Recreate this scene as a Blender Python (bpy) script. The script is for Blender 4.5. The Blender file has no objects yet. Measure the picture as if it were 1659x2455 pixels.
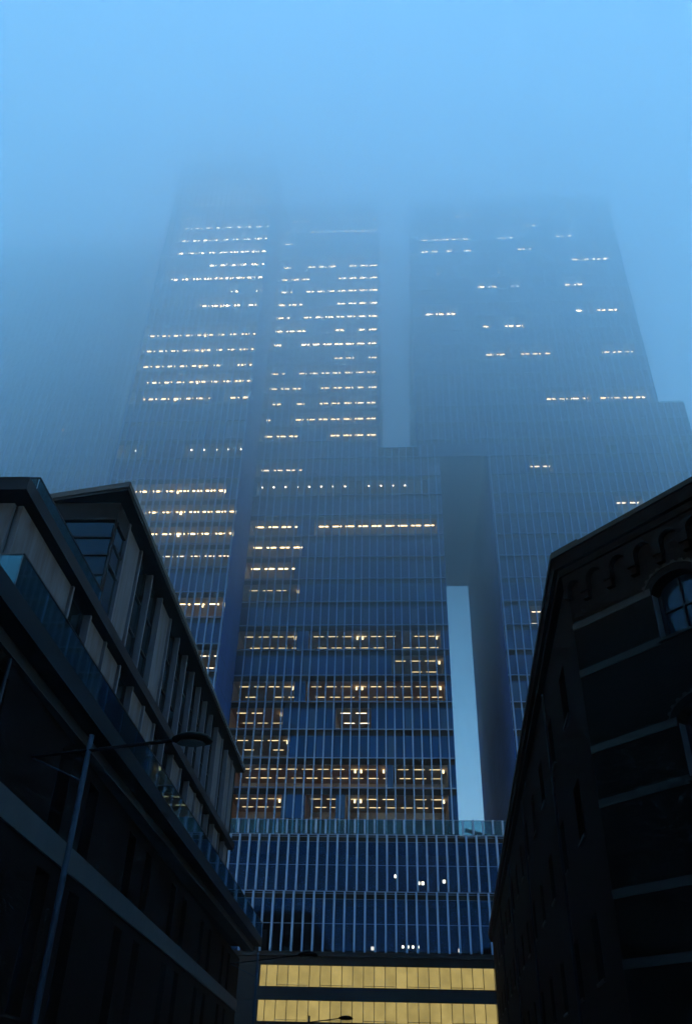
import bpy, math, random
from math import radians, sin, cos, pi
random.seed(7)
scene = bpy.context.scene
col = scene.collection
R = radians

# ------------------------------------------------------------------ helpers
class MB:
    """collects boxes, tubes and polygons; build() links them as one mesh object"""
    def __init__(s): s.v = []; s.f = []
    def box(s, x0, x1, y0, y1, z0, z1):
        b = len(s.v)
        s.v += [(x0,y0,z0),(x1,y0,z0),(x1,y1,z0),(x0,y1,z0),(x0,y0,z1),(x1,y0,z1),(x1,y1,z1),(x0,y1,z1)]
        s.f += [tuple(b+i for i in q) for q in ((0,3,2,1),(4,5,6,7),(0,1,5,4),(1,2,6,5),(2,3,7,6),(3,0,4,7))]
        return s
    def quad(s, *p):
        b = len(s.v); s.v += list(p); s.f.append(tuple(range(b, b+len(p)))); return s
    def prism(s, poly, z0, z1):
        b = len(s.v); n = len(poly)
        s.v += [(x,y,z0) for x,y in poly] + [(x,y,z1) for x,y in poly]
        s.f.append(tuple(b+i for i in reversed(range(n)))); s.f.append(tuple(b+n+i for i in range(n)))
        for i in range(n):
            j = (i+1) % n; s.f.append((b+i, b+j, b+n+j, b+n+i))
        return s
    def extrude_y(s, poly, y0, y1):
        """polygon in (x,z) given a depth along y"""
        b = len(s.v); n = len(poly)
        s.v += [(x,y0,z) for x,z in poly] + [(x,y1,z) for x,z in poly]
        s.f.append(tuple(b+i for i in range(n))); s.f.append(tuple(b+n+i for i in reversed(range(n))))
        for i in range(n):
            j = (i+1) % n; s.f.append((b+j, b+i, b+n+i, b+n+j))
        return s
    def tube(s, p, q, r0, r1=None, n=12):
        from mathutils import Vector
        r1 = r0 if r1 is None else r1
        p, q = Vector(p), Vector(q); d = (q-p).normalized()
        a = d.cross(Vector((0,0,1)) if abs(d.z) < .9 else Vector((1,0,0))).normalized(); c = d.cross(a)
        b = len(s.v)
        for o, r in ((p, r0), (q, r1)):
            for i in range(n):
                t = 2*pi*i/n; s.v.append(tuple(o + a*(r*cos(t)) + c*(r*sin(t))))
        for i in range(n):
            j = (i+1) % n; s.f.append((b+i, b+j, b+n+j, b+n+i))
        s.f.append(tuple(b+i for i in reversed(range(n)))); s.f.append(tuple(b+n+i for i in range(n)))
        return s
    def build(s, name, mat, parent=None, smooth=False):
        me = bpy.data.meshes.new(name); me.from_pydata(s.v, [], s.f); me.update()
        if smooth:
            for p in me.polygons: p.use_smooth = True
        me.materials.append(mat)
        o = bpy.data.objects.new(name, me); col.objects.link(o)
        if parent: o.parent = parent
        return o

def thing(name, label, cat, loc=(0,0,0), rz=0, group=None):
    o = bpy.data.objects.new(name, None); col.objects.link(o)
    o.location = loc; o.rotation_euler = (0,0,rz); o['label'] = label; o['category'] = cat
    if group: o['group'] = group
    return o

def box(name, mat, parent, *a): return MB().box(*a).build(name, mat, parent)

# ------------------------------------------------------------------ materials
def new_mat(name):
    m = bpy.data.materials.new(name); m.use_nodes = True
    nt = m.node_tree; nt.nodes.clear()
    return m, nt, nt.nodes, nt.links
def principled(name, c1, c2=None, rough=.6, scale=1.2, spec=.5, metal=0, stretch=(1,1,1), bump=0, stint=None):
    m, nt, N, L = new_mat(name)
    out = N.new('ShaderNodeOutputMaterial'); p = N.new('ShaderNodeBsdfPrincipled')
    L.new(p.outputs[0], out.inputs['Surface'])
    p.inputs['Roughness'].default_value = rough; p.inputs['Metallic'].default_value = metal
    p.inputs['Specular IOR Level'].default_value = spec
    if stint: p.inputs['Specular Tint'].default_value = (*stint,1)
    tc = N.new('ShaderNodeTexCoord'); mp = N.new('ShaderNodeMapping'); mp.inputs['Scale'].default_value = stretch
    L.new(tc.outputs['Object'], mp.inputs[0])
    nz = N.new('ShaderNodeTexNoise'); nz.inputs['Scale'].default_value = scale; nz.inputs['Detail'].default_value = 6; nz.inputs['Roughness'].default_value = .62
    L.new(mp.outputs[0], nz.inputs['Vector'])
    cr = N.new('ShaderNodeValToRGB'); cr.color_ramp.elements[0].position = .32; cr.color_ramp.elements[1].position = .68
    cr.color_ramp.elements[0].color = (*c1, 1); cr.color_ramp.elements[1].color = (*(c2 or c1), 1)
    L.new(nz.outputs['Fac'], cr.inputs[0]); L.new(cr.outputs[0], p.inputs['Base Color'])
    if bump:
        b = N.new('ShaderNodeBump'); b.inputs['Strength'].default_value = bump; b.inputs['Distance'].default_value = .02
        L.new(nz.outputs['Fac'], b.inputs['Height']); L.new(b.outputs[0], p.inputs['Normal'])
    return m
def brick(name, c1, c2, mortar, axis):
    """brick courses; axis = 'x' or 'y': the horizontal direction of the wall in object space"""
    m, nt, N, L = new_mat(name)
    out = N.new('ShaderNodeOutputMaterial'); p = N.new('ShaderNodeBsdfPrincipled'); L.new(p.outputs[0], out.inputs['Surface'])
    p.inputs['Roughness'].default_value = .9; p.inputs['Specular IOR Level'].default_value = .05
    tc = N.new('ShaderNodeTexCoord'); sp = N.new('ShaderNodeSeparateXYZ'); cb = N.new('ShaderNodeCombineXYZ')
    L.new(tc.outputs['Object'], sp.inputs[0]); L.new(sp.outputs[axis.upper()], cb.inputs['X']); L.new(sp.outputs['Z'], cb.inputs['Y'])
    bt = N.new('ShaderNodeTexBrick'); bt.inputs['Scale'].default_value = 1; bt.inputs['Brick Width'].default_value = .23; bt.inputs['Row Height'].default_value = .075
    bt.inputs['Mortar Size'].default_value = .008
    bt.inputs['Color1'].default_value = (*c1,1); bt.inputs['Color2'].default_value = (*c2,1); bt.inputs['Mortar'].default_value = (*mortar,1)
    L.new(cb.outputs[0], bt.inputs['Vector'])
    nz = N.new('ShaderNodeTexNoise'); nz.inputs['Scale'].default_value = .6; nz.inputs['Detail'].default_value = 5; L.new(tc.outputs['Object'], nz.inputs['Vector'])
    mx = N.new('ShaderNodeMix'); mx.data_type = 'RGBA'; mx.blend_type = 'MULTIPLY'; mx.inputs['Factor'].default_value = .6
    L.new(bt.outputs['Color'], mx.inputs['A']); L.new(nz.outputs['Fac'], mx.inputs['B']); L.new(mx.outputs['Result'], p.inputs['Base Color'])
    b = N.new('ShaderNodeBump'); b.inputs['Strength'].default_value = .4; b.inputs['Distance'].default_value = .01; b.invert = True
    L.new(bt.outputs['Fac'], b.inputs['Height']); L.new(b.outputs[0], p.inputs['Normal'])
    return m
def glass(name, tint, fac, rough=.03, gtint=(1,1,1)):
    """thin pane: part seen through, part mirror; more mirror at grazing angles"""
    m, nt, N, L = new_mat(name)
    out = N.new('ShaderNodeOutputMaterial'); t = N.new('ShaderNodeBsdfTransparent'); g = N.new('ShaderNodeBsdfGlossy'); mx = N.new('ShaderNodeMixShader')
    t.inputs[0].default_value = (*tint,1); g.inputs['Color'].default_value = (*gtint,1); g.inputs['Roughness'].default_value = rough
    lw = N.new('ShaderNodeLayerWeight'); lw.inputs['Blend'].default_value = fac
    L.new(lw.outputs['Fresnel'], mx.inputs[0]); L.new(t.outputs[0], mx.inputs[1]); L.new(g.outputs[0], mx.inputs[2]); L.new(mx.outputs[0], out.inputs['Surface'])
    return m
def emit(name, c, strength, vary=0):
    m, nt, N, L = new_mat(name)
    out = N.new('ShaderNodeOutputMaterial'); e = N.new('ShaderNodeEmission'); L.new(e.outputs[0], out.inputs['Surface'])
    e.inputs['Color'].default_value = (*c,1); e.inputs['Strength'].default_value = strength
    if vary:
        oi = N.new('ShaderNodeObjectInfo'); mr = N.new('ShaderNodeMapRange'); mr.inputs['To Min'].default_value = strength*(1-vary); mr.inputs['To Max'].default_value = strength*(1+vary)
        L.new(oi.outputs['Random'], mr.inputs['Value'])
        nz = N.new('ShaderNodeTexNoise'); nz.inputs['Scale'].default_value = 1.1; tc = N.new('ShaderNodeTexCoord'); L.new(tc.outputs['Object'], nz.inputs['Vector'])
        ma = N.new('ShaderNodeMath'); ma.operation = 'MULTIPLY'; L.new(mr.outputs[0], ma.inputs[0])
        mb = N.new('ShaderNodeMapRange'); mb.inputs['From Min'].default_value = .3; mb.inputs['From Max'].default_value = .7; mb.inputs['To Min'].default_value = .86; mb.inputs['To Max'].default_value = 1.14; L.new(nz.outputs['Fac'], mb.inputs['Value'])
        L.new(mb.outputs[0], ma.inputs[1]); L.new(ma.outputs[0], e.inputs['Strength'])
    return m

def facade_glass(name, base, blind, stint):
    """coated glazing: every pane sits at its own slight tilt, and behind some panes a blind is down"""
    m, nt, N, L = new_mat(name)
    out = N.new('ShaderNodeOutputMaterial'); p = N.new('ShaderNodeBsdfPrincipled'); L.new(p.outputs[0], out.inputs['Surface'])
    p.inputs['Roughness'].default_value = .10; p.inputs['Specular IOR Level'].default_value = .75; p.inputs['Specular Tint'].default_value = (*stint,1)
    tc = N.new('ShaderNodeTexCoord'); sn = N.new('ShaderNodeVectorMath'); sn.operation = 'SNAP'; sn.inputs[1].default_value = (1.055, 400, 3.45)
    L.new(tc.outputs['Object'], sn.inputs[0])
    wn = N.new('ShaderNodeTexWhiteNoise'); wn.noise_dimensions = '3D'; L.new(sn.outputs[0], wn.inputs['Vector'])
    sb = N.new('ShaderNodeVectorMath'); sb.operation = 'SUBTRACT'; sb.inputs[1].default_value = (.5,.5,.5); L.new(wn.outputs['Color'], sb.inputs[0])
    sc = N.new('ShaderNodeVectorMath'); sc.operation = 'SCALE'; sc.inputs['Scale'].default_value = .10; L.new(sb.outputs[0], sc.inputs[0])
    ge = N.new('ShaderNodeNewGeometry'); ad = N.new('ShaderNodeVectorMath'); ad.operation = 'ADD'; L.new(ge.outputs['Normal'], ad.inputs[0]); L.new(sc.outputs[0], ad.inputs[1])
    no = N.new('ShaderNodeVectorMath'); no.operation = 'NORMALIZE'; L.new(ad.outputs[0], no.inputs[0]); L.new(no.outputs[0], p.inputs['Normal'])
    cr = N.new('ShaderNodeValToRGB'); cr.color_ramp.interpolation = 'CONSTANT'
    cr.color_ramp.elements[0].color = (*base,1); e = cr.color_ramp.elements[1]; e.position = .86; e.color = (*blind,1)
    e2 = cr.color_ramp.elements.new(.5); e2.color = tuple(c*1.5 for c in base) + (1,)
    L.new(wn.outputs['Value'], cr.inputs[0]); L.new(cr.outputs[0], p.inputs['Base Color'])
    return m
def seamed(name, c1, c2, w, h, gap, rough=.5, spec=.2):
    """flat cladding panels with dark joints on the two side faces"""
    m, nt, N, L = new_mat(name)
    out = N.new('ShaderNodeOutputMaterial'); p = N.new('ShaderNodeBsdfPrincipled'); L.new(p.outputs[0], out.inputs['Surface'])
    p.inputs['Roughness'].default_value = rough; p.inputs['Specular IOR Level'].default_value = spec
    tc = N.new('ShaderNodeTexCoord'); sp = N.new('ShaderNodeSeparateXYZ'); cb = N.new('ShaderNodeCombineXYZ'); a = N.new('ShaderNodeMath'); a.operation = 'ADD'
    L.new(tc.outputs['Object'], sp.inputs[0]); L.new(sp.outputs['Y'], cb.inputs['X'])
    L.new(sp.outputs['Z'], a.inputs[0]); L.new(sp.outputs['X'], a.inputs[1]); L.new(a.outputs[0], cb.inputs['Y'])
    bt = N.new('ShaderNodeTexBrick'); bt.offset = 0; bt.inputs['Scale'].default_value = 1; bt.inputs['Brick Width'].default_value = w; bt.inputs['Row Height'].default_value = h; bt.inputs['Mortar Size'].default_value = gap
    bt.inputs['Color1'].default_value = (*c1,1); bt.inputs['Color2'].default_value = (*c2,1); bt.inputs['Mortar'].default_value = tuple(x*.35 for x in c1) + (1,)
    L.new(cb.outputs[0], bt.inputs['Vector']); L.new(bt.outputs['Color'], p.inputs['Base Color'])
    return m

M = dict(
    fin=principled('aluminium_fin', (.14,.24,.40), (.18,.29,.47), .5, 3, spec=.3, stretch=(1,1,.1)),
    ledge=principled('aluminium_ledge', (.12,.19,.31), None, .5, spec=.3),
    tower_glass=facade_glass('tower_glass', (.007,.026,.078), (.03,.06,.11), (.14,.50,1)),
    spandrel=principled('spandrel_panel', (.004,.006,.010), (.007,.009,.014), .6, spec=.15),
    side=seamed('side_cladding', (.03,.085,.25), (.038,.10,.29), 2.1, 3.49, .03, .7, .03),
    soffit=seamed('soffit_panel', (.028,.07,.18), (.034,.08,.20), 2.1, 1.05, .03, .7, .03),
    core=principled('dark_core', (.02,.02,.022), None, .8),
    room=principled('office_wall', (.40,.31,.25), (.50,.40,.32), .8, .3),
    roomwarm=principled('warm_office_wall', (.50,.30,.19), (.56,.37,.25), .8, .3),
    pane=glass('window_glass', (.80,.85,.88), .16),
    podglass=glass('podium_glass', (.45,.52,.62), .34, .05, (.14,.42,1)),
    railglass=glass('balustrade_glass', (.50,.68,.72), .36, .03, (.6,.9,1)),
    strip=emit('office_light', (1,.66,.30), 1.35, .4),
    striphigh=emit('bright_office_light', (1,.68,.33), 3.2, .4),
    striplow=emit('corridor_light', (1,.70,.34), .25, .35),
    washer=emit('wall_washer', (1,.72,.36), .45),
    foyer=emit('foyer_light', (1,.74,.42), 2),
    dim=emit('dim_office_light', (1,.74,.48), .6),
    spot=emit('spot_light', (1,.86,.64), 1.1),
    amber=emit('lit_car_park_glass', (1,.77,.26), .050, .10),
    amberdk=principled('mullion_bronze', (.05,.045,.03), None, .5),
    band=principled('dark_metal_band', (.006,.008,.012), (.010,.012,.017), .6, spec=.25),
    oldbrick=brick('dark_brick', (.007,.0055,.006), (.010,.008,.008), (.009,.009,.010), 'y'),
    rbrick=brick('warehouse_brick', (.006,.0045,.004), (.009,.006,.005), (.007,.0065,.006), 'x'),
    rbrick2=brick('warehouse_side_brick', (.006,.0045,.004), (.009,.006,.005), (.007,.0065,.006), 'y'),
    stone=principled('pale_stone', (.0036,.0038,.0034), (.0055,.0056,.0048), .85, 2),
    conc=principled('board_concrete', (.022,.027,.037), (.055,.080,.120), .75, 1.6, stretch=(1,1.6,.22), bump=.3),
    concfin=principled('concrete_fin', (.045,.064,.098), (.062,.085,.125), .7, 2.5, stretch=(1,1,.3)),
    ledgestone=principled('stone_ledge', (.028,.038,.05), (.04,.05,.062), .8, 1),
    steel=principled('dark_steel', (.004,.007,.013), (.007,.010,.017), .6, spec=.12),
    roof=principled('roof_fascia', (.005,.009,.017), (.008,.012,.021), .6, spec=.15),
    winglass=principled('house_glass', (.004,.010,.018), (.007,.014,.024), .07, .5, spec=.5, stint=(.35,.65,1)),
    jamb=principled('painted_jamb', (.035,.046,.062), (.045,.056,.075), .6),
    pole=principled('galvanised_pole', (.014,.028,.052), (.02,.036,.062), .6, 4, spec=.12),
    lamphead=principled('lamp_housing', (.004,.006,.009), None, .7, spec=.08),
    lens=principled('lamp_lens', (.03,.032,.035), None, .2),
    asphalt=principled('asphalt', (.04,.04,.042), (.06,.06,.06), .9, 8),
    paving=principled('paving', (.12,.12,.12), (.17,.165,.16), .85, 4),
    ground=principled('ground_paving', (.08,.08,.08), (.11,.11,.105), .9, 1),
    paint=principled('road_paint', (.6,.6,.58), None, .7),
)

# ------------------------------------------------------------------ storey lines shared by the towers (metres above ground)
FL = [28.42 + 3.49*i for i in range(14)] + [77.19, 80.59, 83.95, 87.25]
while len(FL) < 37: FL.append(FL[-1] + 3.345)

LIT = {"B":{1:[[-19.0,-13.6,"s"],[-10.2,-7.4,"s"],[-5.6,5.4,"s"]],2:[[-18.9,-1.5,"s"],[-0.1,5.5,"s"]],3:[[-19.5,-13.1,"s"]],4:[[-19.9,-14.1,"s"],[-7.0,-3.4,"d"]],5:[[-20.8,-12.9,"s"],[-10.8,5.6,"s"]],6:[[-0.2,5.6,"s"]],7:[[-20.8,-13.0,"s"],[-10.8,5.4,"s"]],9:[[-20.7,-13.0,"s"]],10:[[-20.7,-13.9,"s"]],11:[[-20.6,-13.0,"s"]],12:[[-20.8,-13.9,"s"],[-10.8,5.6,"s"]],14:[[-19.5,4.5,"p"]],15:[[-20.2,-13.8,"d"]],17:[[-20.2,-14.8,"s"],[-9.7,-2.3,"s"]],18:[[-20.2,-19.2,"s"],[-15.4,-2.3,"s"]],19:[[-19.2,-17.6,"s"],[-15.4,-2.3,"s"]],20:[[-20.1,-14.8,"s"],[-11.6,-10.0,"s"],[-9.6,-2.3,"s"]],21:[[-20.1,-17.6,"s"],[-15.4,-2.3,"s"]],22:[[-9.6,-2.3,"s"]],23:[[-19.9,-17.6,"s"],[-15.3,-2.3,"s"]],24:[[-20.0,-14.7,"s"],[-9.6,-2.3,"s"]],25:[[-20.0,-17.5,"s"],[-15.2,-2.3,"s"]],26:[[-19.9,-15.6,"s"],[-9.5,-2.3,"s"]],27:[[-19.8,-17.4,"s"],[-15.1,-2.3,"s"]],28:[[-19.8,-14.7,"s"],[-9.5,-2.3,"s"]],29:[[-19.6,-17.4,"s"],[-15.1,-2.3,"s"]],31:[[-19.6,-17.4,"s"]],32:[[-19.7,-17.3,"s"],[-15.0,-2.4,"s"]],33:[[-18.7,-15.5,"s"],[-9.4,-2.4,"s"]]},
"A":{32:[[-35.8,-20.1,"s"]],31:[[-35.8,-20.1,"s"]],29:[[-35.9,-20.1,"s"]],28:[[-36.0,-20.2,"s"]],27:[[-36.2,-20.1,"s"]],26:[[-30.5,-20.2,"s"]],25:[[-36.3,-20.2,"s"]],24:[[-27.1,-24.6,"s"],[-23.1,-20.3,"s"]],23:[[-35.9,-33.1,"p"],[-30.6,-24.1,"s"],[-23.0,-20.3,"s"]],21:[[-38.0,-20.3,"s"]],20:[[-38.1,-20.4,"s"]],19:[[-38.1,-20.4,"s"]],18:[[-38.1,-20.5,"s"]],17:[[-38.1,-26.3,"s"],[-23.8,-20.5,"s"]],14:[[-38.0,-34.2,"p"],[-28.2,-20.9,"p"]],12:[[-36.2,-22.5,"s"]],11:[[-36.2,-20.7,"s"]],10:[[-35.9,-20.7,"s"]],9:[[-29.7,-20.9,"d"]],7:[[-26.6,-20.8,"s"]],5:[[-23.3,-20.9,"d"]]},
"C":{33:[[12.1,15.6,"s"],[20.7,23.1,"s"],[24.2,26.5,"s"]],32:[[24.2,26.8,"s"]],31:[[5.5,14.5,"s"],[19.6,22.0,"s"],[30.0,32.6,"s"]],30:[[5.5,8.2,"s"],[10.0,10.9,"s"],[13.1,14.4,"s"],[22.8,25.1,"s"]],29:[[32.0,38.4,"s"]],28:[[8.2,9.0,"p"],[18.8,19.6,"p"]],27:[[15.0,18.3,"s"],[20.7,22.0,"d"],[29.8,32.8,"s"]],25:[[5.6,10.9,"s"],[30.9,38.6,"s"]],24:[[15.1,16.1,"s"],[18.9,21.6,"s"]],22:[[15.1,18.6,"s"],[20.9,25.5,"s"],[33.8,38.8,"s"]],19:[[23.9,30.0,"s"],[32.0,39.0,"s"]],16:[[21.9,22.8,"d"],[31.4,32.5,"d"],[39.8,43.0,"d"]],15:[[20.0,22.7,"d"]],13:[[31.4,34.4,"d"]],8:[[17.7,19.0,"d"]]}}
WARM = {('B',1),('B',2),('B',3),('B',4),('B',5)}

def tower_front(t, key, x0, x1, yf, i0, i1, bay, anchor, zb=None, ztop=None, stagger=False):
    """curtain wall of one block: fins, storey ledges, spandrels, glazing, lit rooms with their ceiling lights"""
    zb = FL[i0] if zb is None else zb; ztop = FL[i1] if ztop is None else ztop
    k = math.ceil((x0 + .05 - anchor)/bay); n = 0
    while anchor + k*bay < x1 - .02:
        x = anchor + k*bay; d = (.42, .24, .30)[k % 3]
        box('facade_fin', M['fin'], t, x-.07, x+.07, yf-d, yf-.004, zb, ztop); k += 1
    for i in range(i0, i1):
        top = FL[i+1]; bot = FL[i]
        box('storey_ledge', M['ledge'], t, x0+.01, x1-.01, yf-.13, yf-.006, top-.09, top+.02)
        box('spandrel', M['spandrel'], t, x0+.02, x1-.02, yf+.10, yf+.22, top-.82, top-.094)
        zc, zf = top-.824, bot+.024
        lits = [s for s in LIT.get(key, {}).get(i+1, []) if s[0] >= x0-.6 and s[1] <= x1+.6]
        cur = x0+.03
        for a, b, kind in sorted(lits):
            a, b = max(a-.35, x0+.06), min(b+.35, x1-.06)
            if a > cur: box('glazing', M['tower_glass'], t, cur, a, yf, yf+.05, zf, zc)
            cur = max(cur, b)
        if cur < x1-.03: box('glazing', M['tower_glass'], t, cur, x1-.03, yf, yf+.05, zf, zc)
        for a, b, kind in sorted(lits):
            a, b = max(a-.35, x0+.06), min(b+.35, x1-.06)
            box('lit_window', M['pane'], t, a, b, yf+.01, yf+.03, zf, zc)
            yb = yf+7.0; r = MB()
            r.quad((a,yf+.06,zc),(b,yf+.06,zc),(b,yb,zc),(a,yb,zc)); r.quad((a,yf+.06,zf),(a,yb,zf),(b,yb,zf),(b,yf+.06,zf))
            r.quad((a,yb,zf),(a,yb,zc),(b,yb,zc),(b,yb,zf)); r.quad((a,yf+.06,zf),(a,yf+.06,zc),(a,yb,zc),(a,yb,zf)); r.quad((b,yf+.06,zf),(b,yb,zf),(b,yb,zc),(b,yf+.06,zc))
            # desks and cupboards along the floor of the room
            q = a+.4
            while q < b-1.2:
                if random.random() < .45: r.box(q, q+.9, yf+2.2, yf+2.8, zf+.01, zf+.55+.7*random.random())
                q += 1.3
            rm = r.build('office_room', M['roomwarm' if (key, i+1) in WARM and random.random() < .7 else 'room'], t)
            step = 1.87 if key != 'A' else 1.80
            rows = [1.55] + ([4.85] if i < 9 else [])
            if kind == 'p':
                step = 1.75; rows = [1.2] + ([3.6] if i < 15 and b-a > 8 else [])
            for rr in rows:
                x = a + .5 + (.0 if rr < 2 else .25)
                while x < b - .15:
                    if kind == 'p':
                        if random.random() < .9: LIGHTS.append((t, rm, 'spot', (x-.11, x+.11, yf+rr, yf+rr+.22, zc-.10, zc-.004)))
                    else:
                        ln = 1.3 if key != 'A' else .85
                        e = min(x+ln, b-.1)
                        if e-x > .3 and random.random() < .95:
                            LIGHTS.append((t, rm, ('striplow' if key == 'B' and i < 9 else 'strip' if i < 22 else 'striphigh') if kind == 's' else 'dim', (x, e, yf+rr, yf+rr+(.12 if i < 9 else .22), zc-(.04 if i < 9 else .07), zc-.004)))
                        if key == 'A' and e+.5 < b: LIGHTS.append((t, rm, ('strip' if i < 22 else 'striphigh') if kind == 's' else 'dim', (e+.25, e+.42, yf+rr, yf+rr+.18, zc-.07, zc-.004)))
                    x += step
            # a brighter wall washer here and there
            if kind == 's' and b-a > 6 and (i < 9 or key == 'A'):
                xs = ([x for x in (-4.95, -4.25) if a < x < b] if key == 'B' else [a + (b-a)*.52]) + ([b-.45] if i < 13 else [])
                for x in xs: LIGHTS.append((t, rm, 'washer' if i < 9 else 'strip', (x-.11, x+.11, yf+1.5, yf+1.72, zc-.42, zc-.075)))
LIGHTS = []
def flush_lights():
    """the first hundred (lowest, nearest) ceiling lights of a tower are parts of their room; the rest of that tower are one part"""
    for t in (tA, tB, tC):
        ls = sorted([l for l in LIGHTS if l[0] == t], key=lambda l: l[3][4])
        for _, rm, m, b in ls[:100]: box('ceiling_light', M[m], rm, *b)
        for m in ('strip', 'striphigh', 'striplow', 'washer', 'dim', 'spot'):
            rest = [l for l in ls[100:] if l[2] == m]
            if rest:
                mb = MB()
                for l in rest: mb.box(*l[3])
                o = mb.build('ceiling_light', M[m], t); o['kind'] = 'stuff'

def shell(t, x0, x1, yf, yb, z0, z1, sides='lr', core0=7.4):
    box('core', M['core'], t, x0+.5, x1-.5, yf+core0, yb-.4, z0+.4, z1-.4)
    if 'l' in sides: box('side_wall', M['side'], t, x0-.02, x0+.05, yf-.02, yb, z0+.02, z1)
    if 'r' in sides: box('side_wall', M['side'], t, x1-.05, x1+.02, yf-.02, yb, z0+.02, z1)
    box('back_wall', M['side'], t, x0+.06, x1-.06, yb-.1, yb-.02, z0+.02, z1-.01)
    box('soffit', M['soffit'], t, x0+.06, x1-.06, yf+.24, yb-.12, z0-.1, z0+.3)
    box('roof', M['spandrel'], t, x0+.06, x1-.06, yf+.24, yb-.12, z1-.3, z1-.02)

# left tower: stands forward of the middle one
tA = thing('glass_tower', 'narrow left tower with brightly lit office floors, standing forward of the middle tower', 'tower', (-29.3, 100, 26.4))
def local(t, fn, *a, **k):
    """build in world coordinates, then parent without moving"""
    before = set(col.objects)
    fn(t, *a, **k)
def fix_parent(t):
    for o in col.objects:
        if o.parent == t: o.location = (-t.location.x, -t.location.y, -t.location.z)
shell(tA, -38.2, -20.4, 88.9, 132, 26.45, 144.2)
tower_front(tA, 'A', -38.2, -20.4, 88.9, 0, 34, .915, -20.55, zb=26.5, ztop=144.2)
# middle tower: wide lower block, narrower upper block
tB = thing('glass_tower', 'middle tower with warm lit floors, narrow upper block on a wider lower block', 'tower', (-7, 118, 26.4))
shell(tB, -20.3, 6.75, 97.8, 139.6, 26.45, 82.7)
tower_front(tB, 'B', -20.3, 6.75, 97.8, 0, 15, 1.055, -10.77, zb=26.5, ztop=82.75)
shell(tB, -20.3, -2.2, 97.8, 139.6, 82.85, 143)
tower_front(tB, 'B', -20.3, -2.2, 97.8, 15, 33, 1.055, -10.77, zb=82.8, ztop=143)
# right tower: upper block overhangs the slit, lower block to the right
tC = thing('glass_tower', 'wide right tower with few lit windows, its upper block overhanging a pale sky slit', 'tower', (24, 118, 26.4))
shell(tC, 13.75, 44.0, 97.8, 139.6, 26.45, 82.7)
tower_front(tC, 'C', 13.75, 44.0, 97.8, 0, 15, 1.035, 14.0, zb=26.5, ztop=82.6)
shell(tC, 3.65, 40.3, 97.8, 139.6, 82.85, 143)
tower_front(tC, 'C', 3.65, 40.3, 97.8, 15, 33, 1.035, 14.0, zb=82.8, ztop=143)
shell(tC, 40.36, 44.0, 97.8, 139.6, 82.85, 90.3, 'r')
tower_front(tC, 'C', 40.36, 44.0, 97.8, 15, 18, 1.035, 14.0, zb=82.8, ztop=90.3)
# wide unlit block further back on the far left
tD = thing('glass_tower', 'almost unlit block fading into fog behind the left tower, widest and farthest left', 'tower', (-60, 120, 26.4))
shell(tD, -82, -38.6, 104, 140, 26.45, 141)
tower_front(tD, 'D', -82, -38.6, 104, 0, 33, 1.05, -38.9, zb=26.5, ztop=141)
for x, z in ((-54.6, 92.6), (-58.6, 80.3)):
    rm = MB().box(x-.3, x+.3, 103.99, 103.996, z-.25, z).build('corner_lamp', M['dim'], tD)
flush_lights()

# ------------------------------------------------------------------ podium with glazed foyer and backlit car-park floors
pod = thing('podium_building', 'low podium of tall glass bays above two backlit yellow strips at the street end', 'building', (0, 112, 0))
PX0, PX1, PY = -46, 46, 91.0
def pod_storey(zb, zm, zt, row):
    box('glazing', M['podglass'], pod, PX0, PX1, PY, PY+.04, zb+.02, zt-.66)
    box('spandrel', M['spandrel'], pod, PX0, PX1, PY+.06, PY+.2, zt-.65, zt-.02)
    box('storey_ledge', M['ledge'], pod, PX0, PX1, PY-.16, PY-.006, zt-.02, zt+.06)
    box('storey_ledge', M['ledge'], pod, PX0, PX1, PY-.10, PY-.006, zt-.20, zt-.16)
    box('transom', M['ledge'], pod, PX0, PX1, PY-.06, PY-.008, zm-.025, zm+.025)
    box('transom', M['ledge'], pod, PX0, PX1, PY-.06, PY-.008, zt-.69, zt-.66)
    box('foyer', M['core'], pod, PX0, PX1, PY+7, PY+7.2, zb, zt)
    box('foyer_floor', M['core'], pod, PX0, PX1, PY+.3, PY+6.9, zb-.2, zb)
pod_storey(14.08, 16.5, 19.42, 0)
pod_storey(19.5, 21.95, 24.9, 1)
box('parapet_glass', M['railglass'], pod, PX0, PX1, PY, PY+.03, 24.98, 26.42)
box('parapet_cap', M['ledge'], pod, PX0, PX1, PY-.05, PY+.07, 26.424, 26.47)
box('roof_deck', M['soffit'], pod, PX0, PX1, PY+.3, 141, 24.6, 24.95)
k = 0
x = -2.32 - 43*1.015
while x < PX1:
    d = .50 if k % 2 else .30
    m = MB()
    for z0, z1, sh in ((14.0, 19.38, 0), (19.5, 24.86, .16), (24.99, 26.41, -.1)):
        m.box(x-.09+sh, x+.09+sh, PY-d, PY-.03 if z0 > 24.9 else PY-.01, z0, z1)
    m.build('facade_fin', M['fin'], pod); x += 1.015; k += 1
box('soffit', M['band'], pod, PX0, PX1, PY-.4, PY+7, 13.6, 13.86)
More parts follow.
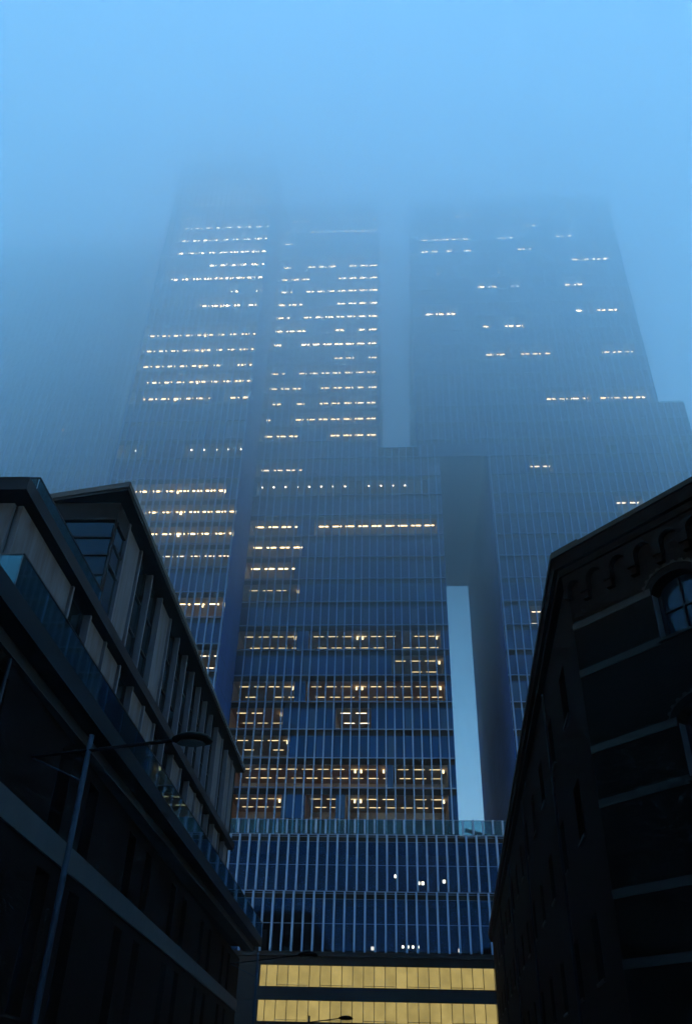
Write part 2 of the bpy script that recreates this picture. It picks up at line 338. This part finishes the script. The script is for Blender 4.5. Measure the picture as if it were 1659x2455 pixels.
# car-park levels: panes glow from inside
BY = 91.3
box('dark_band', M['band'], pod, PX0, PX1, BY-.1, BY+6, 12.86, 13.59)
box('dark_band', M['band'], pod, PX0, PX1, BY-.1, BY+6, 9.92, 11.06)
box('dark_band', M['band'], pod, PX0, PX1, BY-.1, BY+6, 0, 8.2)
for z0, z1 in ((11.07, 12.85), (8.21, 9.91)):
    x = -13.36 - .38; j = 0
    while x < 12.5:
        a, b = max(x, -13.36), x+1.03
        box('lit_panel', M['amber'], pod, a+.03, b-.03, BY+.02, BY+.05, z0, z1)
        box('mullion', M['amberdk'], pod, b-.03, b+.03, BY-.04, BY+.10, z0, z1)
        x += 1.03; j += 1
    box('end_wall', M['band'], pod, PX0, -13.37, BY, BY+.3, z0, z1)
    for j in range(2, 24, 4):   # low guard rails in front of some panes
        box('guard_rail', M['amberdk'], pod, -13.74+j*1.03, -13.74+(j+2.9)*1.03, BY-.03, BY-.012, z0+.10, z0+.14)
box('body', M['core'], pod, PX0, PX1, BY+7.5, 141, 0, 24.5)
def foyer_lamp(x, z, s, m='foyer', dy=3.0):
    box('hanging_lamp', M[m], pod, x-s, x+s, PY+dy, PY+dy+s*2, z-s, z+s)
for (px, z) in ((-.30, 21.6), (2.05, 20.95), (2.5, 20.95), (4.7, 21.15)): foyer_lamp(px, z, .13)
for px in (.35, .85, 1.35, 1.85): foyer_lamp(px, 15.0, .10)
foyer_lamp(2.85, 15.0, .09, 'dim')
foyer_lamp(-2.6, 14.45, .14, 'dim', .4); foyer_lamp(5.8, 14.4, .14, 'dim', .4)
box('lit_doorway', M['roomwarm'], pod, -14.3, -13.2, PY+2, PY+2.1, 14.4, 16.2)
# slanted access panel on the podium roof, seen in the slit
MB().quad((7.2,94,26.5),(10.6,94,25.6),(10.6,95.4,25.6),(7.2,95.4,26.5)).quad((7.2,94,26.44),(7.2,95.4,26.44),(10.6,95.4,25.54),(10.6,94,25.54)).quad((7.2,94,26.44),(10.6,94,25.54),(10.6,94,25.6),(7.2,94,26.5)).build('roof_hatch', M['steel'], pod)

for t in (tA, tB, tC, tD, pod): fix_parent(t)

# ------------------------------------------------------------------ left: old brick base, terrace, concrete and glass storeys above
# local frame: x = away from the street is negative, y runs along the street
lb = thing('street_building', 'dark brick building on the left with glass terrace railing and concrete finned upper storeys', 'building', (-10, 20, 0), R(1.0))
ZT = 12.7
VE = 54.6
# beam / terrace slab
box('terrace_slab', M['steel'], lb, -9, 0, -75, VE, 12.05, ZT)  # its unseen length behind the camera is added to shade the walls opposite
box('cornice', M['ledgestone'], lb, -1.4, -.6, -75, VE-.05, 11.68, 12.045)
# balustrade panels
v = -1.0
while v < VE-.3:
    p = box('balustrade_panel', M['railglass'], lb, -.08, -.062, v+.015, min(v+2.2, VE)-.015, ZT+.004, 13.74)
    box('handrail', M['steel'], p, -.095, -.047, v+.002, min(v+2.2, VE)-.002, 13.744, 13.79)
    v += 2.2
p = box('balustrade_panel', M['railglass'], lb, -6, -.1, -1.02, -1.0, ZT+.004, 13.74)
box('handrail', M['jamb'], p, -6, -.1, -1.035, -.985, 13.744, 13.79)
# level with big concrete panels
F = -1.2
fins = [9.8 + 2.17*k for k in range(-2, 15)]
MS0, MS1 = 16.50, 16.97           # intermediate slab
box('storey_slab', M['steel'], lb, -12, -.92, -.3, 42.6, MS0, MS1)
inf3 = ['C','G','C','C','G','C','C','G','G','C','G','C','C','G','G','C','G','C']
inf4 = ['G','C','G','G','C','G','G','G','G','G','G','G','C','G','C','C']
def bay(v0, v1, z0, z1, kind):
    if kind == 'C':
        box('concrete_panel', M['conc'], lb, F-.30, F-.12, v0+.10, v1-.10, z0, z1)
    else:
        w = box('window', M['winglass'], lb, F-.40, F-.36, v0+.10, v1-.10, z0, z1)
        fr = MB().box(F-.36, F-.28, v0+.08, v0+.16, z0, z1).box(F-.36, F-.28, v1-.16, v1-.08, z0, z1)
        for q in (.36, .68): fr.box(F-.358, F-.29, v0+.162, v1-.162, z0+(z1-z0)*q-.03, z0+(z1-z0)*q+.03)
        fr.build('window_frame', M['steel'], w)
# lower of the two storeys
box('concrete_panel', M['conc'], lb, F-.30, F-.10, .55, 5.36, ZT+.01, MS0-.004)
for i, f in enumerate(fins):
    nxt = fins[i+1] if i+1 < len(fins) else 42.2
    bay(f, nxt, ZT+.01, MS0-.004, inf3[(i+1) % len(inf3)])
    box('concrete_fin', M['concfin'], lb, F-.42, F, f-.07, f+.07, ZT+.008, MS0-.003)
box('end_wall', M['conc'], lb, -9, F-.32, .4, .55, ZT+.01, MS0-.004)
# upper of the two storeys
Z40, Z41 = MS1+.004, 22.15
for i, f in enumerate(fins):
    if f < 9: continue
    nxt = fins[i+1] if i+1 < len(fins) else 42.2
    bay(f, nxt, Z40, Z41-.004, inf4[(i-1) % len(inf4)])
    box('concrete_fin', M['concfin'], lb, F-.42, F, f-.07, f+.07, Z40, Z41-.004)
# glazed end of the upper storey facing the camera, and its corner pane
w = box('corner_window', M['winglass'], lb, F-.16, F-.12, 8.3, 9.66, Z40, 21.2)
MB().box(F-.12, F-.04, 8.22, 8.34, Z40, 21.3).box(F-.12, F-.06, 8.342, 9.66, 19.2, 19.26).box(F-.12, F-.06, 8.342, 9.66, 20.2, 20.26).build('window_frame', M['steel'], w)
w = box('end_window', M['winglass'], lb, -4.0, F-.20, 8.30, 8.34, Z40, 21.2)
fr = MB().box(-4.1, -3.98, 8.2, 8.34, Z40, 21.3)
for q in (18.7, 19.6, 20.45): fr.box(-3.97, F-.13, 8.22, 8.296, q-.035, q+.035)
fr.build('window_frame', M['steel'], w)
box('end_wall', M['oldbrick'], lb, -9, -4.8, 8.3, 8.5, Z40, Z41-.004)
box('end_column', M['conc'], lb, -4.75, -4.15, 8.1, 8.5, Z40, Z41-.004)
box('lintel', M['steel'], lb, -4.1, F-.05, 8.21, 8.5, 21.304, Z41-.004)
box('lintel', M['steel'], lb, F-.3, F-.05, 8.504, 9.7, 21.21, Z41-.004)
box('interior', M['core'], lb, -8.8, F-.46, 9.0, 42, ZT+.02, Z41-.01)
box('far_wall', M['oldbrick'], lb, -9, F-.1, 42.22, 42.5, ZT+.01, Z41-.004)
# roof with a deep overhang; its near edge runs slightly askew
RF = MB().prism([(-.72, 7.3), (-.72, 42.9), (-12, 42.9), (-12, 9.9)], Z41, 22.5)
rf = RF.build('roof', M['roof'], lb)
MB().prism([(-.66, 7.24), (-.66, 42.96), (-.715, 42.96), (-.715, 7.3)], 22.28, 22.53).build('roof_edge', M['ledgestone'], rf)
MB().prism([(-.66, 7.235), (-.70, 7.295), (-12, 9.895), (-12, 9.835)], 22.281, 22.531).build('roof_edge', M['ledgestone'], rf)
# roof-terrace railing on the intermediate slab
p = box('balustrade_panel', M['railglass'], lb, -1.22, -1.20, .9, 8.1, MS1+.004, 17.80)
box('handrail', M['steel'], p, -1.235, -1.185, .87, 8.1, 17.804, 17.85)
p = box('balustrade_panel', M['railglass'], lb, -5, -1.24, .88, .9, MS1+.004, 17.80)
box('handrail', M['steel'], p, -5, -1.24, .865, .915, 17.804, 17.85)
# old brick wall, slightly skewed to the terrace, with slit windows in pairs and a stone ledge
WA = R(-1.5)*-1
def skew(o):   # the brick wall turns a further 1.5 degrees about its near end
    o.rotation_euler = (0, 0, R(1.5)); o.location = (-.70, 0, 0); return o
WL = 58.5
slits = []
for kk in range(-9, 8):
    for d in (6.9, 10.45):
        v0 = d + 10.4*kk*.98
        if -74 < v0 < WL-2: slits.append((v0, v0+1.3))
slits.sort()
def wall_band(z0, z1, wins, wz0, wz1, x=-.02):
    """brick wall between z0 and z1 with openings wz0..wz1"""
    m = MB(); cur = -75  # wall drawn out unseen behind the camera as well, for its shade
    m.box(-.5, x, -75, WL, z0, wz0); m.box(-.5, x, -75, WL, wz1, z1)
    for a, b in wins:
        m.box(-.5, x, cur, a, wz0, wz1); cur = b
    m.box(-.5, x, cur, WL, wz0, wz1)
    return m
for z0, z1, w0, w1 in ((0, 7.90, 3.6, 7.5), (8.68, 11.67, 8.75, 11.2)):
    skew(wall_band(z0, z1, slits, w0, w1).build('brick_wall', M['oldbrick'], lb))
    for a, b in slits:
        w = skew(box('window', M['winglass'], lb, -.40, -.36, a-.02, b+.02, w0-.02, w1+.02))
        MB().box(-.36, -.30, (a+b)/2-.04, (a+b)/2+.04, w0, w1).build('window_bar', M['steel'], w)
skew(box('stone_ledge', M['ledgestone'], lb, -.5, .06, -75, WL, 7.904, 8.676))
skew(box('far_wall', M['oldbrick'], lb, -9, -.52, WL-.5, WL, 0, 11.67))
skew(box('interior', M['core'], lb, -8.8, -1.2, -74, WL-.6, 0, 11.6))
skew(MB().tube((.10, 1.0, 0), (.10, 1.0, 11.6), .055).build('drainpipe', M['pole'], lb))

# ------------------------------------------------------------------ right: brick warehouse with corner, stone bands, arched windows, corbel table
S = .8333
def zz(z): return 1.6 + (z-1.6)*S
P0 = (6*S, 26*S)
wh = thing('brick_warehouse', 'near-black brick warehouse corner on the right with stone bands and arched windows', 'building', (P0[0], P0[1], 0))
ANG = R(90-140.6)                  # facade turned towards the camera: local x runs along it
def facade2(o): o.rotation_euler = (0, 0, ANG); return o
WT = zz(17.0); LEN = 22*S
cols = [3.9*S, 8.6*S, 13.3*S, 18*S]
storeys = [(zz(13.42), zz(14.95)), (zz(9.25), zz(10.8)), (zz(5.02), zz(6.65)), (zz(.9), zz(2.5))]
HW = .78*S
def arch_pts(cx, zs, hw, rise, n=12):
    return [(cx + hw*cos(pi - pi*i/n), zs + rise*sin(pi*i/n)) for i in range(n+1)]
# wall built as piers, spandrels and arches so the openings are real
m = MB(); TH = .55
edges = [0] + [e for c in cols for e in (c-HW, c+HW)] + [LEN]
for i in range(0, len(edges), 2): m.box(edges[i], edges[i+1], 0, TH, 0, WT)
for c in cols:
    prev = 0
    for (zs, zp) in sorted(storeys):
        m.box(c-HW, c+HW, 0, TH, prev, zs); prev_top = None
        pts = arch_pts(c, zp, HW, HW*.62)
        nxt = min([s[0] for s in storeys if s[0] > zp] + [WT])
        top = zp + HW*.62 + .12
        half = len(pts)//2
        for j in range(len(pts)-1):
            (xa, za), (xb, zb) = pts[j], pts[j+1]
            m.extrude_y([(xa, za), (xb, zb), (xb, top), (xa, top)], 0, TH)
        prev = top
    m.box(c-HW, c+HW, 0, TH, prev, WT)
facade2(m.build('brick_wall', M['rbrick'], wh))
for c in cols[:3]:
    for (zs, zp) in storeys:
        pts = arch_pts(c, zp, HW-.02, HW*.60)
        w = facade2(MB().extrude_y([(c-HW+.02, zs+.02), (c+HW-.02, zs+.02)] + pts[::-1], .36, .40).build('arched_window', M['winglass'], wh))
        fr = MB()
        for xx in (c-HW+.02, c+HW-.10): fr.box(xx, xx+.08, .26, .355, zs+.02, zp)
        fr.box(c-.03, c+.03, .29, .355, zs+.02, zp+HW*.5); fr.box(c-HW+.11, c+HW-.11, .30, .354, zs+(zp-zs)*.62, zs+(zp-zs)*.62+.06)
        fr.box(c-HW+.102, c+HW-.102, .28, .353, zs+.02, zs+.09)
        fr.build('window_frame', M['steel'], w)
        box('jamb_lining', M['jamb'], w, c-HW+.006, c-HW+.016, .012, .25, zs+.02, zp); box('jamb_lining', M['jamb'], w, c+HW-.016, c+HW-.006, .012, .25, zs+.02, zp)
        MB().box(c-HW-.05, c+HW+.05, -.07, .25, zs-.085, zs-.004).build('sill', M['stone'], w)
        # arch ring with small projecting headers
        ring = MB(); n = 64
        for j in range(n+1):
            t = pi*(.05 + .90*j/n); k2 = (j//3) % 2
            for yy in (-.03, -.003):
                for rr in (HW+.20, HW+.23 + .06*k2):
                    ring.v.append((c + rr*cos(t), yy, zp + (rr-HW+HW*.62)*sin(t)))
            if j:
                a_, b_ = 4*(j-1), 4*j
                ring.f += [(a_, a_+1, b_+1, b_), (a_+1, a_+3, b_+3, b_+1), (a_+2, a_, b_, b_+2)]
        ring.build('header_ring', M['stone'], w)
# stone bands stop at the openings' edges
for z in (15.07, 13.38, 10.85, 9.21, 6.71, 4.96):
    zc = zz(z); cur = -.012
    for c in cols[:3]:
        facade2(box('stone_band', M['stone'], wh, cur, c-HW-.01, -.02, -.002, zc-.10, zc+.10)); cur = c+HW+.01
# corbel table: little arches under a projecting cornice
CZ0, CZ1 = zz(15.95), zz(16.95)
t = .32*S - .98*S
while t < LEN-.3:
    a, b = t-.49*S, t+.49*S; a = max(a, 0)
    if b - a > .3:
        cx = (a+b)/2; hw = (b-a)/2-.13
        mb = MB(); zs = zz(16.42)
        mb.box(a, cx-hw, -.20, -.003, CZ0+.1, CZ1-.004); mb.box(cx+hw, b, -.20, -.003, CZ0+.1, CZ1-.004)
        pts = arch_pts(cx, zs, hw, hw, 8)
        for j in range(8):
            (xa, za), (xb, zb) = pts[j], pts[j+1]
            mb.extrude_y([(xa, za), (xb, zb), (xb, CZ1-.004), (xa, CZ1-.004)], -.20, -.003)
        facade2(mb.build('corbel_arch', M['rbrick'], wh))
        facade2(MB().box(b-.10, b+.10, -.15, -.004, CZ0-.12, CZ0+.095).build('corbel', M['rbrick'], wh)) if b < LEN-.5 else None
    t += .98*S
# street-side wall: recedes from the corner up the street
SA = R(-3.1)
def street(o): o.rotation_euler = (0, 0, SA); return o
SL = 78*S
m = MB(); cs = [3.4 + 4.3*i for i in range(14)]
edges = [.02] + [e for c in cs for e in (c-.6, c+.6)] + [SL]
rows = [(zz(13.42), zz(15.3)), (zz(9.25), zz(11.1)), (zz(5.02), zz(6.9)), (zz(1.2), zz(2.8))]
for i in range(0, len(edges), 2): m.box(0, TH, edges[i], edges[i+1], 0, WT)
for c in cs:
    prev = 0
    for zs, zp in sorted(rows):
        m.box(0, TH, c-.6, c+.6, prev, zs); prev = zp
    m.box(0, TH, c-.6, c+.6, prev, WT)
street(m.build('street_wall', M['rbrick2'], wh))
for c in cs:
    for zs, zp in rows:
        w = street(box('street_window', M['winglass'], wh, .30, .34, c-.61, c+.61, zs-.01, zp+.01))
        MB().box(.22, .295, c-.595, c-.53, zs+.01, zp-.01).box(.22, .295, c+.53, c+.595, zs+.01, zp-.01).box(.24, .294, c-.03, c+.03, zs+.01, zp-.01).build('window_frame', M['steel'], w)
        MB().box(-.06, .2, c-.66, c+.66, zs-.08, zs-.003).build('sill', M['stone'], w)
for v in (7.7, 20.6, 33.5, 46.4):
    street(MB().tube((-.11, v, 0), (-.11, v, zz(16.6)), .05).build('drainpipe', M['steel'], wh))
# cornice and parapet as one ring that follows both walls
d2 = (cos(ANG), sin(ANG)); n2 = (sin(ANG), -cos(ANG)); d1 = (-sin(SA), cos(SA)); n1 = (-cos(SA), -sin(SA))
def corner(o):      # meeting point of the two walls pushed out by o
    from mathutils import Matrix
    det = d2[0]*(-d1[1]) - (-d1[0])*d2[1]
    bx, by = (n1[0]-n2[0])*o, (n1[1]-n2[1])*o
    s_ = (bx*(-d1[1]) - (-d1[0])*by)/det
    return (n2[0]*o + d2[0]*s_, n2[1]*o + d2[1]*s_)
def ring(o, inn, z0, z1, name, mat, l2=LEN, l1=SL):
    c0 = corner(o); ci = corner(-inn)
    e2 = (d2[0]*l2+n2[0]*o, d2[1]*l2+n2[1]*o); e2i = (d2[0]*l2-n2[0]*inn, d2[1]*l2-n2[1]*inn)
    e1 = (d1[0]*l1+n1[0]*o, d1[1]*l1+n1[1]*o); e1i = (d1[0]*l1-n1[0]*inn, d1[1]*l1-n1[1]*inn)
    m = MB().prism([c0, e2, e2i, ci], z0, z1); m.prism([e1, c0, ci, e1i], z0, z1)
    return m.build(name, mat, wh)
ring(.22, 1.2, WT+.004, zz(17.25), 'cornice', M['rbrick'])
ring(.34, 1.2, zz(17.25)+.004, zz(17.7), 'cornice', M['rbrick'])
ring(.40, 1.2, zz(17.7)+.004, zz(17.88), 'coping', M['stone'])
ring(.36, .5, zz(17.88)+.004, zz(17.98), 'corner_block', M['stone'], 1.0*S, 1.0*S)
hb = [corner(-1.25), (d2[0]*LEN-n2[0]*1.25, d2[1]*LEN-n2[1]*1.25), (d2[0]*LEN-n2[0]*1.25+18, d2[1]*LEN+8), (d1[0]*SL+22, d1[1]*SL), (d1[0]*SL-n1[0]*1.25, d1[1]*SL)]
MB().prism(hb, 0, zz(17.6)).build('body', M['rbrick2'], wh)

# ------------------------------------------------------------------ behind the camera: unseen house added to shade the walls in view
nb = thing('unseen_shade_house', 'unseen tall brick house added behind the viewer to shade the near walls', 'building', (6, -40, 0))
box('wall', M['rbrick'], nb, -30, 30, -14, 0, 0, 25)
box('cornice', M['stone'], nb, -30.3, 30.3, -14.3, .3, 25.004, 25.7)
for k in range(12):
    for z in (3, 8, 13, 18):
        w = box('window', M['winglass'], nb, -27+4.8*k, -25.4+4.8*k, .004, .05, z, z+2.6)
        box('sill', M['stone'], w, -27.1+4.8*k, -25.3+4.8*k, .004, .12, z-.14, z-.01)

# ------------------------------------------------------------------ street lamps
def make_lamp(hp, label):
    """pole with a horizontal twin-tube arm running through it, a stay back to the pole and a flat lamp head"""
    t = thing('street_lamp', label, 'street lamp', group='street lamps along the left pavement')
    za = hp - .33
    MB().tube((0,0,0), (0,0,.9), .085, .085).tube((0,0,.9), (0,0,hp), .062, .052).build('pole', M['pole'], t, True)
    for dz in (-.045, .045):
        MB().tube((-1.10, dz*.4, za-.12), (1.66, dz, za+.23), .022, .022, 8).build('arm', M['steel'], t, True)
    MB().tube((-1.08, 0, za-.13), (.04, 0, za-.60), .016, .016, 8).build('stay', M['pole'], t, True)
    # flat leaf-shaped head
    n = 24; m = MB(); rings = []
    prof = [(0,.03),(.06,.12),(.2,.22),(.4,.29),(.6,.27),(.75,.18),(.82,.04)]
    for x, w in prof:
        rr = []
        for j in range(12):
            a = 2*pi*j/12; y = w*cos(a); z = (.15*w/.29 if sin(a) > 0 else .05)*sin(a)*min(1, w/.12)
            rr.append(len(m.v)); m.v.append((1.60+x, y, za+.245 + z - .03*x))
        rings.append(rr)
    for p_, q_ in zip(rings, rings[1:]):
        for j in range(12): m.f.append((p_[j], p_[(j+1)%12], q_[(j+1)%12], q_[j]))
    m.f.append(tuple(reversed(rings[0]))); m.f.append(tuple(rings[-1]))
    h = m.build('lamp_head', M['lamphead'], t, True)
    MB().prism([(1.60+.4+.28*cos(a), .2*sin(a)) for a in [2*pi*j/16 for j in range(16)]], za+.165, za+.185).build('lens', M['lens'], h)
    return t
l1 = make_lamp(7.53, 'nearest street lamp, its arm and stay crossing the lower left brick wall')
l1.location = (-6.0, 15.9, .0)
l2 = make_lamp(6.75, 'street lamp beside the far end of the terrace, in front of the upper yellow strip')
l2.location = (-5.69, 38.0, 0)
l3 = make_lamp(5.80, 'smallest street lamp, only its tip showing against the lower yellow strip')
l3.location = (-5.0, 54.0, 0)

# ------------------------------------------------------------------ ground, road, pavements
def struct(o): o['kind'] = 'structure'; return o
g = MB().quad((-695,-695,0),(695,-695,0),(695,695,0),(-695,695,0)).build('ground', M['ground']); struct(g)
struct(MB().quad((-4.6,-60,.004),(3.2,-60,.004),(3.2,80,.004),(-4.6,80,.004)).build('road', M['asphalt']))
struct(MB().box(-9.6,-4.6,-60,80,-.02,.13).build('pavement', M['paving']))
struct(MB().box(3.2,4.9,-60,80,-.02,.13).build('pavement', M['paving']))
mk = MB()
for i in range(-10, 16): mk.quad((-.76,i*5.0,.008),(-.64,i*5.0,.008),(-.64,i*5.0+2.2,.008),(-.76,i*5.0+2.2,.008))
struct(mk.build('road_marking', M['paint']))
for l in (l1, l2, l3): l.location.z = .0

# ------------------------------------------------------------------ fog: thin at street level, thickening with height
m, nt, N, L = new_mat('fog')
out = N.new('ShaderNodeOutputMaterial'); pv = N.new('ShaderNodeVolumePrincipled'); L.new(pv.outputs[0], out.inputs['Volume'])
pv.inputs['Color'].default_value = (.942,.997,.99,1); pv.inputs['Anisotropy'].default_value = .55
geo = N.new('ShaderNodeNewGeometry'); sp = N.new('ShaderNodeSeparateXYZ'); L.new(geo.outputs['Position'], sp.inputs[0])
def ramp(z0, z1, d0, d1):
    mr = N.new('ShaderNodeMapRange'); mr.inputs['From Min'].default_value = z0; mr.inputs['From Max'].default_value = z1
    mr.inputs['To Min'].default_value = d0; mr.inputs['To Max'].default_value = d1
    L.new(sp.outputs['Z'], mr.inputs['Value']); return mr.outputs[0]
ad = N.new('ShaderNodeMath'); ad.operation = 'ADD'
L.new(ramp(37, 78, .0004, .030), ad.inputs[0]); L.new(ramp(118, 138, 0, .058), ad.inputs[1])
L.new(ad.outputs[0], pv.inputs['Density'])
hz = MB().box(-700, 700, -700, 700, -1, 163).build('haze', m); hz['kind'] = 'stuff'

# ------------------------------------------------------------------ sky and light
SUN_EL, SUN_ROT = R(30.0), R(200)
w = bpy.data.worlds.new('World'); scene.world = w; w.use_nodes = True
nt = w.node_tree; bg = nt.nodes['Background']
sky = nt.nodes.new('ShaderNodeTexSky'); sky.sky_type = 'NISHITA'; sky.sun_disc = False
sky.sun_elevation = SUN_EL; sky.sun_rotation = SUN_ROT; sky.ozone_density = 3.9; sky.air_density = 1.0; sky.dust_density = 0
nt.links.new(sky.outputs[0], bg.inputs['Color']); bg.inputs['Strength'].default_value = .15
sl = bpy.data.lights.new('sun', 'SUN'); sl.energy = .003; sl.angle = R(20); sl.color = (1,.93,.85)
so = bpy.data.objects.new('sun', sl); col.objects.link(so)
so.rotation_euler = (R(90)-SUN_EL, 0, pi - SUN_ROT)

# ------------------------------------------------------------------ camera
from mathutils import Matrix, Vector
pitch, roll, yaw = .614479, .0274318, .0691276
fwd = Vector((-sin(yaw)*cos(pitch), cos(yaw)*cos(pitch), sin(pitch)))
r0 = Vector((cos(yaw), sin(yaw), 0)); u0 = r0.cross(fwd)
rt = r0*cos(roll) + u0*sin(roll); up = -r0*sin(roll) + u0*cos(roll)
cam = bpy.data.cameras.new('camera'); co = bpy.data.objects.new('camera', cam); col.objects.link(co)
co.matrix_world = Matrix(((rt.x, up.x, -fwd.x, 0), (rt.y, up.y, -fwd.y, 0), (rt.z, up.z, -fwd.z, 1.6), (0,0,0,1)))
cam.sensor_fit = 'VERTICAL'; cam.sensor_height = 36; cam.lens = 36*2030.87/2455
cam.clip_start = .05; cam.clip_end = 5000
scene.camera = co

# ------------------------------------------------------------------ render settings
vs = scene.view_settings; vs.view_transform = 'Standard'; vs.look = 'None'; vs.exposure = 3.0; vs.gamma = 1
scene.render.engine = 'CYCLES'
cy = scene.cycles
cy.use_denoising = True
cy.max_bounces = 18; cy.diffuse_bounces = 3; cy.glossy_bounces = 3; cy.transparent_max_bounces = 12; cy.volume_bounces = 16
cy.volume_step_rate = .07; cy.volume_max_steps = 256
cy.sample_clamp_indirect = 4
